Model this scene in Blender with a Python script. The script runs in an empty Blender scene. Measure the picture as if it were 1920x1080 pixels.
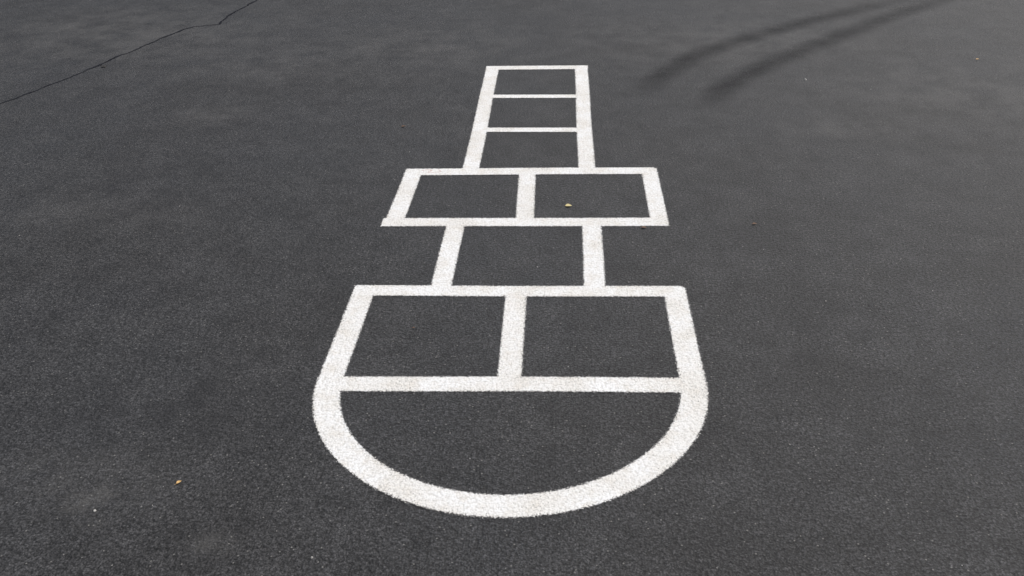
import bpy, math, random
import numpy as np
from mathutils import Matrix, Vector
random.seed(4); rng=np.random.default_rng(7)
sc=bpy.context.scene
sc.view_settings.view_transform='Standard'; sc.view_settings.look='None'; sc.view_settings.exposure=0

# ---------------- camera
cam=bpy.data.cameras.new('camera'); co=bpy.data.objects.new('camera',cam); sc.collection.objects.link(co)
R=[[0.998501,-0.003262,0.054641],[0.048359,0.520243,-0.852648],[-0.025645,0.854012,0.51962]]
M=Matrix(R).to_4x4(); M.translation=Vector((0,0,1.6)); co.matrix_world=M
cam.sensor_width=36; cam.lens=1675/1920*36; cam.clip_start=0.05; cam.clip_end=2000
sc.camera=co

# ---------------- node helper
class NT:
    def __init__(s,nt): s.nt=nt; s.n=nt.nodes; s.l=nt.links
    def new(s,t,ins=None,**kw):
        nd=s.n.new(t)
        for k,v in kw.items(): setattr(nd,k,v)
        for k,v in (ins or {}).items():
            if isinstance(v,bpy.types.NodeSocket): s.l.new(v,nd.inputs[k])
            else: nd.inputs[k].default_value=v
        return nd
    def math(s,op,a,b=0.0,c=None,clamp=False):
        ins={0:a,1:b}
        if c is not None: ins[2]=c
        return s.new('ShaderNodeMath',ins,operation=op,use_clamp=clamp).outputs[0]
    def noise(s,vec,scale,detail=2,rough=.5,**kw):
        return s.new('ShaderNodeTexNoise',{'Vector':vec,'Scale':scale,'Detail':detail,'Roughness':rough},noise_dimensions='2D',**kw).outputs[0]
    def mr(s,v,a,b,c,d,smooth=False):
        return s.new('ShaderNodeMapRange',{'Value':v,'From Min':a,'From Max':b,'To Min':c,'To Max':d},
                     interpolation_type='SMOOTHSTEP' if smooth else 'LINEAR').outputs[0]
    def mix(s,f,a,b,blend='MIX'):
        nd=s.n.new('ShaderNodeMix'); nd.data_type='RGBA'; nd.blend_type=blend
        for i,v in ((0,f),(6,a),(7,b)):
            if isinstance(v,bpy.types.NodeSocket): s.l.new(v,nd.inputs[i])
            else: nd.inputs[i].default_value=v
        return nd.outputs[2]
def newmat(name):
    m=bpy.data.materials.new(name); m.use_nodes=True
    m.node_tree.nodes.clear(); T=NT(m.node_tree)
    return m,T
def out(T,sh): o=T.new('ShaderNodeOutputMaterial'); T.l.new(sh,o.inputs[0])

def height(T,P):
    # aggregate relief shared by the asphalt and the paint on it
    v1=T.new('ShaderNodeTexVoronoi',{'Vector':P,'Scale':140.},voronoi_dimensions='2D')
    n=T.noise(P,95.,4,.72)
    a=T.math('MULTIPLY',T.math('SUBTRACT',1.0,v1.outputs['Distance']),.6)
    return T.math('ADD',T.math('ADD',a,.2),T.math('MULTIPLY',n,1.8)),v1      # ~ 1 .. 2

# ---------------- asphalt
mA,T=newmat('asphalt')
P=T.new('ShaderNodeTexCoord').outputs['Object']
H,V=height(T,P)
nl=T.noise(P,.9,4,.6); nm=T.noise(P,4.5,5,.65); nf=T.noise(P,11.,5,.65)
base=T.mix(T.mr(nl,.35,.65,0,1),(.0310,.0305,.0312,1),(.0345,.0350,.0372,1))
base=T.mix(T.mr(nm,.38,.7,0,.75),base,(.047,.0468,.0482,1))
base=T.mix(T.mr(nf,.5,.75,0,.55),base,(.018,.018,.019,1))
sp=T.new('ShaderNodeSeparateColor',{0:V.outputs['Color']})
cell=sp.outputs[0]
val=T.math('MULTIPLY',T.mr(cell,0,1,.55,1.5),T.mr(T.noise(P,210.,4,.75),.3,.7,.25,1.95))
val=T.math('MULTIPLY',val,T.mr(H,1.1,1.8,.45,1.5))
base=T.mix(1.0,base,T.new('ShaderNodeCombineColor',{0:val,1:val,2:val}).outputs[0],'MULTIPLY')
g=T.math('MULTIPLY',T.math('GREATER_THAN',sp.outputs[1],.988),T.math('LESS_THAN',V.outputs['Distance'],.3))
base=T.mix(T.math('MULTIPLY',g,.5),base,(.30,.29,.27,1))
def spots(lst,nz,lo,hi):
    acc=None
    for (x,y,rx,ry,am) in lst:
        q=T.new('ShaderNodeVectorMath',{0:P,1:(1/rx,1/ry,0),2:(-x/rx,-y/ry,0)},operation='MULTIPLY_ADD').outputs[0]
        d=T.new('ShaderNodeVectorMath',{0:q},operation='LENGTH').outputs[1]
        k=T.mr(d,0,1.3,am,0,True)
        acc=k if acc is None else T.math('MAXIMUM',acc,k)
    return T.math('MULTIPLY',acc,T.mr(nz,lo,hi,0,1))
k=spots([(-1.19,1.60,.10,.07,.50),(-.82,1.455,.07,.05,.32),(-1.25,1.66,.3,.16,.18),(-1.15,1.52,.06,.04,.25)],nf,.33,.66)
base=T.mix(k,base,(.15,.145,.138,1))
k=spots([(-1.803,4.343,.22,.18,.2),(-3.2,6.0,.8,.3,.32),(1.35,4.1,.35,.22,.18),(-1.9,3.2,.6,.25,.12),(.95,5.6,1.1,.6,.17),(-.9,5.5,.9,.7,.17),
         (-2.9,5.9,1.4,.9,.24),(-1.8,5.2,.8,.5,.17),(2.0,4.6,.7,.6,.15)],nm,.33,.66)
base=T.mix(k,base,(.155,.148,.14,1))
k=spots([(.918,2.375,.07,.05,.45),(-1.1,2.0,.5,.25,.35),(-1.7,3.5,.5,.4,.3),(1.3,1.9,.4,.3,.2)],nf,.35,.6)
base=T.mix(k,base,(.018,.018,.02,1))
bump=T.new('ShaderNodeBump',{'Height':H,'Strength':.9,'Distance':.0023})
bs=T.new('ShaderNodeBsdfPrincipled',{'Base Color':base,'Roughness':T.mr(cell,0,1,.5,.75),'Normal':bump.outputs[0],'Specular IOR Level':.27})
out(T,bs.outputs[0])

def link(name,verts,faces,mat,z=0):
    me=bpy.data.meshes.new(name); me.from_pydata(verts,[],faces); me.update()
    o=bpy.data.objects.new(name,me); o.location.z=z; sc.collection.objects.link(o); me.materials.append(mat); return o
S=400
link('asphalt_ground',[(-S,-S,0),(S,-S,0),(S,S,0),(-S,S,0)],[(0,1,2,3)],mA)

# ---------------- hopscotch paint: distance field over a fine grid
L=.0365
def seg(X,Y,x0,y0,x1,y1,w=L):
    dx,dy=x1-x0,y1-y0; ln=math.hypot(dx,dy); ux,uy=dx/ln,dy/ln
    a=(X-x0)*ux+(Y-y0)*uy; b=-(X-x0)*uy+(Y-y0)*ux
    qa=np.abs(a-ln/2)-ln/2; qb=np.abs(b)-w
    return np.hypot(np.maximum(qa,0),np.maximum(qb,0))+np.minimum(np.maximum(qa,qb),0)
g=.005
xs=np.arange(-.80,.50,g); ys=np.arange(1.50,5.17,g)
X,Y=np.meshgrid(xs,ys)
wob=lambda k,s:.0010*np.sin(X*k+s)*np.sin(Y*k*.6+s*2)+.0007*np.sin(Y*k*1.4+X*k*.9+s*3)
Xw=X+wob(5,1.);Yw=Y+wob(6,2.)
segs=[
 (-.399,3.60,-.399,5.100,.0365),(.112,3.60,.112,5.098,.0365),
 (-.437,5.075,.150,5.068,.034),(-.37,4.583,.08,4.577,.026),(-.37,4.103,.08,4.094,.028),
 (-.688,3.604,.406,3.608,.035),(-.706,3.118,.416,3.121,.035),
 (-.658,3.10,-.650,3.635,.0375),(.383,3.10,.381,3.635,.034),(-.143,3.10,-.147,3.62,.036),
 (-.414,2.60,-.411,3.12,.0355),(.115,2.60,.117,3.12,.0365),
 (-.713,2.603,.414,2.604,.034),(-.684,2.08,-.679,2.633,.0375),(.386,2.08,.385,2.628,.0375),(-.152,2.09,-.151,2.62,.0355),
 (-.700,2.078,.400,2.086,.035)]
sd=np.full(X.shape,9.)
for s in segs: sd=np.minimum(sd,seg(Xw,Yw,*s))
cx,cy=-.149,2.10
a,b=.5345,.508
th=np.linspace(math.pi,2*math.pi,160)
px=cx+a*np.cos(th); py=cy+b*np.sin(th)
da=np.full(X.shape,9.)
for i in range(160): da=np.minimum(da,np.hypot(Xw-px[i],Yw-py[i]))
sd=np.minimum(sd,da-.0385)
keep=sd<.022
kc=keep[:-1,:-1]|keep[1:,:-1]|keep[:-1,1:]|keep[1:,1:]
idx=-np.ones(X.shape,int); used=np.zeros(X.shape,bool)
used[:-1,:-1]|=kc;used[1:,:-1]|=kc;used[:-1,1:]|=kc;used[1:,1:]|=kc
idx[used]=np.arange(used.sum())
verts=np.stack([X[used],Y[used],np.zeros(used.sum())],1).tolist()
ii,jj=np.nonzero(kc)
faces=np.stack([idx[ii,jj],idx[ii,jj+1],idx[ii+1,jj+1],idx[ii+1,jj]],1).tolist()

mP,T=newmat('white_road_paint')
P=T.new('ShaderNodeTexCoord').outputs['Object']
sdn=T.new('ShaderNodeAttribute',attribute_name='edge_distance').outputs['Fac']
H,V=height(T,P)
n1=T.math('SUBTRACT',T.noise(P,280.,3,.65),.5)
e=T.math('ADD',sdn,T.math('MULTIPLY',n1,.021))
e=T.math('ADD',e,T.math('MULTIPLY',T.math('SUBTRACT',1.5,H),.005))
cover=T.mr(e,-.0012,.0012,1,0)
nlow=T.noise(P,6.,4,.65)
pn=T.math('ADD',T.noise(P,220.,3,.7),T.mr(nlow,.3,.7,-.05,.06))
pn=T.math('ADD',pn,T.mr(sdn,-.016,0,0,.07))
pit=T.mr(pn,.69,.72,1,0)
alpha=T.math('MULTIPLY',cover,pit)
col=T.mix(T.mr(nlow,.38,.62,0,1),(.84,.842,.838,1),(.785,.768,.735,1))
col=T.mix(T.mr(T.noise(P,22.,6,.7),.48,.72,0,.55),col,(.68,.635,.565,1))
col=T.mix(T.mr(H,1.1,1.55,.5,0),col,(.47,.45,.41,1))
bump=T.new('ShaderNodeBump',{'Height':H,'Strength':.75,'Distance':.0018})
bs=T.new('ShaderNodeBsdfPrincipled',{'Base Color':col,'Roughness':.75,'Normal':bump.outputs[0],'Specular IOR Level':.3})
tr=T.new('ShaderNodeBsdfTransparent')
mx=T.new('ShaderNodeMixShader',{0:alpha,1:tr.outputs[0],2:bs.outputs[0]})
out(T,mx.outputs[0])
o=link('hopscotch_marking',verts,faces,mP,.002)
at=o.data.attributes.new('edge_distance','FLOAT','POINT'); at.data.foreach_set('value',sd[used].astype(np.float32))

# ---------------- ribbons (crack, tyre marks)
def catmull(p,n):
    p=[np.array(q,float) for q in p]; p=[2*p[0]-p[1]]+p+[2*p[-1]-p[-2]]; r=[]
    for i in range(1,len(p)-2):
        for t in np.linspace(0,1,n,endpoint=False):
            r.append(.5*((2*p[i])+(-p[i-1]+p[i+1])*t+(2*p[i-1]-5*p[i]+4*p[i+1]-p[i+2])*t*t+(-p[i-1]+3*p[i]-3*p[i+1]+p[i+2])*t**3))
    r.append(p[-2]); return np.array(r)
def ribbon(name,path,wl,wr,mat,z):
    t=np.gradient(path,axis=0); t/=np.linalg.norm(t,axis=1)[:,None]; nn=np.stack([-t[:,1],t[:,0]],1)
    vs=[];fs=[]
    for i,q in enumerate(path):
        A=q+nn[i]*wl[i];B=q-nn[i]*wr[i]; vs+= [(A[0],A[1],0),(B[0],B[1],0)]
        if i: k=2*i; fs.append((k-2,k-1,k+1,k))
    o=link(name,vs,fs,mat,z)
    uv=o.data.uv_layers.new(name='UVMap'); N=len(path)-1
    for li,lp in enumerate(o.data.loops):
        v=lp.vertex_index; uv.data[li].uv=(v//2/N, v%2)
    return o
mC,T=newmat('crack_dark'); 
P=T.new('ShaderNodeTexCoord').outputs['Object']
bs=T.new('ShaderNodeBsdfPrincipled',{'Base Color':(.010,.011,.016,1),'Roughness':.8,'Specular IOR Level':.12})
al=T.mr(T.noise(P,9.,4,.7),.36,.55,.5,.97)
out(T,T.new('ShaderNodeMixShader',{0:al,1:T.new('ShaderNodeBsdfTransparent').outputs[0],2:bs.outputs[0]}).outputs[0])
cr=[(-3.9,3.4),(-3.3,4.15),(-3.052,4.533),(-2.89,4.934),(-2.748,5.418),(-2.578,5.971),(-2.518,6.062),(-2.366,6.109),(-2.363,6.454),(-2.298,6.763),(-2.2,7.4),(-1.9,8.6)]
pth=[]
for A,B in zip(cr[:-1],cr[1:]):
    A=np.array(A);B=np.array(B);n=max(2,int(np.linalg.norm(B-A)/.02))
    for t in np.linspace(0,1,n,endpoint=False): pth.append(A+(B-A)*t)
pth=np.array(pth); k=len(pth)
jit=np.cumsum(rng.normal(0,.004,(k,2)),axis=0); 
ker=np.ones(25)/25
jit-=np.stack([np.convolve(jit[:,i],ker,'same') for i in (0,1)],1)
pth=pth+jit
w=.0055+.0035*np.abs(np.convolve(rng.normal(0,1,k),np.ones(6)/3,'same'))
ribbon('pavement_crack',pth,w,w*.9,mC,.0012)

mT,T=newmat('tyre_rubber_mark')
tc=T.new('ShaderNodeTexCoord'); P=tc.outputs['Object']
s=T.new('ShaderNodeSeparateXYZ',{0:tc.outputs['UV']})
ed=T.math('MULTIPLY',T.mr(s.outputs[1],0,.5,0,1,True),T.mr(s.outputs[1],1,.5,0,1,True))
en=T.math('MULTIPLY',T.mr(s.outputs[0],0,.16,0,1,True),T.mr(s.outputs[0],1,.5,0,1,True))
al=T.math('MULTIPLY',T.math('MULTIPLY',ed,en),T.mr(T.noise(P,6.,6,.75),.3,.7,.24,.46))
bs=T.new('ShaderNodeBsdfPrincipled',{'Base Color':(.016,.016,.018,1),'Roughness':.75,'Specular IOR Level':.2})
out(T,T.new('ShaderNodeMixShader',{0:al,1:T.new('ShaderNodeBsdfTransparent').outputs[0],2:bs.outputs[0]}).outputs[0])
for nm,pts,z in (('tyre_mark',[(.34,4.46),(.60,4.98),(.90,5.38),(1.4,5.83),(1.97,6.25),(2.9,6.85),(4.2,7.6)],.0016),
               ('tyre_mark',[(.68,4.32),(.87,4.68),(1.10,5.0),(1.67,5.60),(2.46,6.35),(3.3,7.0),(4.6,7.8)],.0022)):
    p=catmull(pts,10); ww=np.full(len(p),.13)
    ribbon(nm,p,ww,ww,mT,z)

# ---------------- faint red scribble on the paint
mR,T=newmat('red_chalk')
P=T.new('ShaderNodeTexCoord').outputs['Object']
bs=T.new('ShaderNodeBsdfPrincipled',{'Base Color':(.62,.25,.2,1),'Roughness':.9})
out(T,T.new('ShaderNodeMixShader',{0:T.mr(T.noise(P,200.,2),.4,.6,0,.7),1:T.new('ShaderNodeBsdfTransparent').outputs[0],2:bs.outputs[0]}).outputs[0])
p=catmull([(-.615,3.612),(-.595,3.625),(-.57,3.612),(-.585,3.598),(-.56,3.59),(-.53,3.605),(-.545,3.622)],8)
ww=np.full(len(p),.0016); ribbon('chalk_scribble',p,ww,ww,mR,.0036)

# ---------------- leaves and grit
def flat(name,c,r=.7,var=.3):
    m,T=newmat(name); P=T.new('ShaderNodeTexCoord').outputs['Object']
    col=T.mix(T.mr(T.noise(P,120.,3,.6),.3,.7,0,1),(*[x*(1-var) for x in c],1),(*[min(1,x*(1+var)) for x in c],1))
    out(T,T.new('ShaderNodeBsdfPrincipled',{'Base Color':col,'Roughness':r}).outputs[0]); return m
mY=flat('dry_leaf_yellow',(.60,.50,.24),var=.12); mO=flat('dry_leaf_orange',(.60,.38,.15)); mB=flat('brown_leaf',(.12,.065,.035)); mS=flat('grit_stone',(.5,.48,.45)); mK=flat('dark_grit',(.03,.025,.02))
def leaf(name,x,y,l,w,ang,mat):
    vs=[];fs=[];n=9
    for i in range(n):
        t=i/(n-1); ww=w*math.sin(math.pi*min(.999,t**.8+.001))*.5+.0003; zc=.06*l*math.sin(math.pi*t)*.5+.001
        for k in (-1,0,1): vs.append(((t-.5)*l,k*ww+.1*w*math.sin(t*4),zc+abs(k)*ww*.12))
        if i:
            b=3*i; fs+=[(b-3,b-2,b+1,b),(b-2,b-1,b+2,b+1)]
    k=len(vs); vs+=[(-.5*l-.006,0,.001),(-.5*l-.006,.0008,.001)]; fs.append((k,k+1,2,0))
    o=link(name,vs,fs,mat,.004); o.location=(x,y,.003); o.rotation_euler=(0,0,ang)
    for p in o.data.polygons:p.use_smooth=True
leaf('fallen_leaf',.03,3.26,.027,.022,.1,mY)
leaf('fallen_leaf',-.978,1.656,.014,.009,.9,mO)
leaf('fallen_leaf',.743,3.1,.020,.012,.2,mB)
leaf('fallen_leaf',.318,3.070,.022,.013,-.2,mB)
leaf('fallen_leaf',-.778,4.151,.024,.014,.5,mB)
leaf('fallen_leaf',-2.757,5.17,.04,.025,.3,mK)
leaf('fallen_leaf',-.473,2.372,.010,.005,.3,mB)
leaf('fallen_leaf',2.363,5.138,.02,.012,.3,mO)
def grit(name,pts,mat):
    vs=[];fs=[]
    for (x,y,r) in pts:
        b=len(vs); m=6; a0=random.random()*6
        for k in range(m):
            rr=r*random.uniform(.7,1.2); vs.append((x+rr*math.cos(a0+k*math.tau/m),y+rr*math.sin(a0+k*math.tau/m),0))
        for k in range(m):
            rr=r*random.uniform(.4,.7); vs.append((x+rr*math.cos(a0+k*math.tau/m),y+rr*math.sin(a0+k*math.tau/m),r*random.uniform(.6,.9)))
        for k in range(m): q=(k+1)%m; fs.append((b+k,b+q,b+m+q,b+m+k))
        fs.append(tuple(b+m+k for k in range(m)))
    return link(name,vs,fs,mat,.0005)
pts=[(-1.154,1.554,.004),(1.324,4.81,.008),(.875,2.547,.003),(-.575,1.42,.003)]
for _ in range(450):
    pts.append((random.uniform(-4.5,4.5),random.uniform(1.2,7.5),random.uniform(.0008,.0020)))
grit('loose_grit',pts,mS)

# ---------------- light: soft daylight
el,az=math.radians(52),math.radians(50)
w=bpy.data.worlds.new('World'); sc.world=w; w.use_nodes=True
T=NT(w.node_tree); T.n.clear()
sky=T.new('ShaderNodeTexSky',sky_type='NISHITA',sun_disc=False,sun_elevation=el,sun_rotation=az,dust_density=4.,air_density=1.)
hs=T.new('ShaderNodeHueSaturation',{'Saturation':.6,'Color':sky.outputs[0]})
bg=T.new('ShaderNodeBackground',{'Color':hs.outputs[0],'Strength':.11})
o=T.new('ShaderNodeOutputWorld'); T.l.new(bg.outputs[0],o.inputs[0])
sl=bpy.data.lights.new('sun','SUN'); sl.energy=2.55; sl.angle=math.radians(4); sl.color=(1,.975,.94)
so=bpy.data.objects.new('sun',sl); sc.collection.objects.link(so)
d=Vector((math.sin(az)*math.cos(el),math.cos(az)*math.cos(el),math.sin(el)))
so.rotation_euler=d.to_track_quat('Z','Y').to_euler()
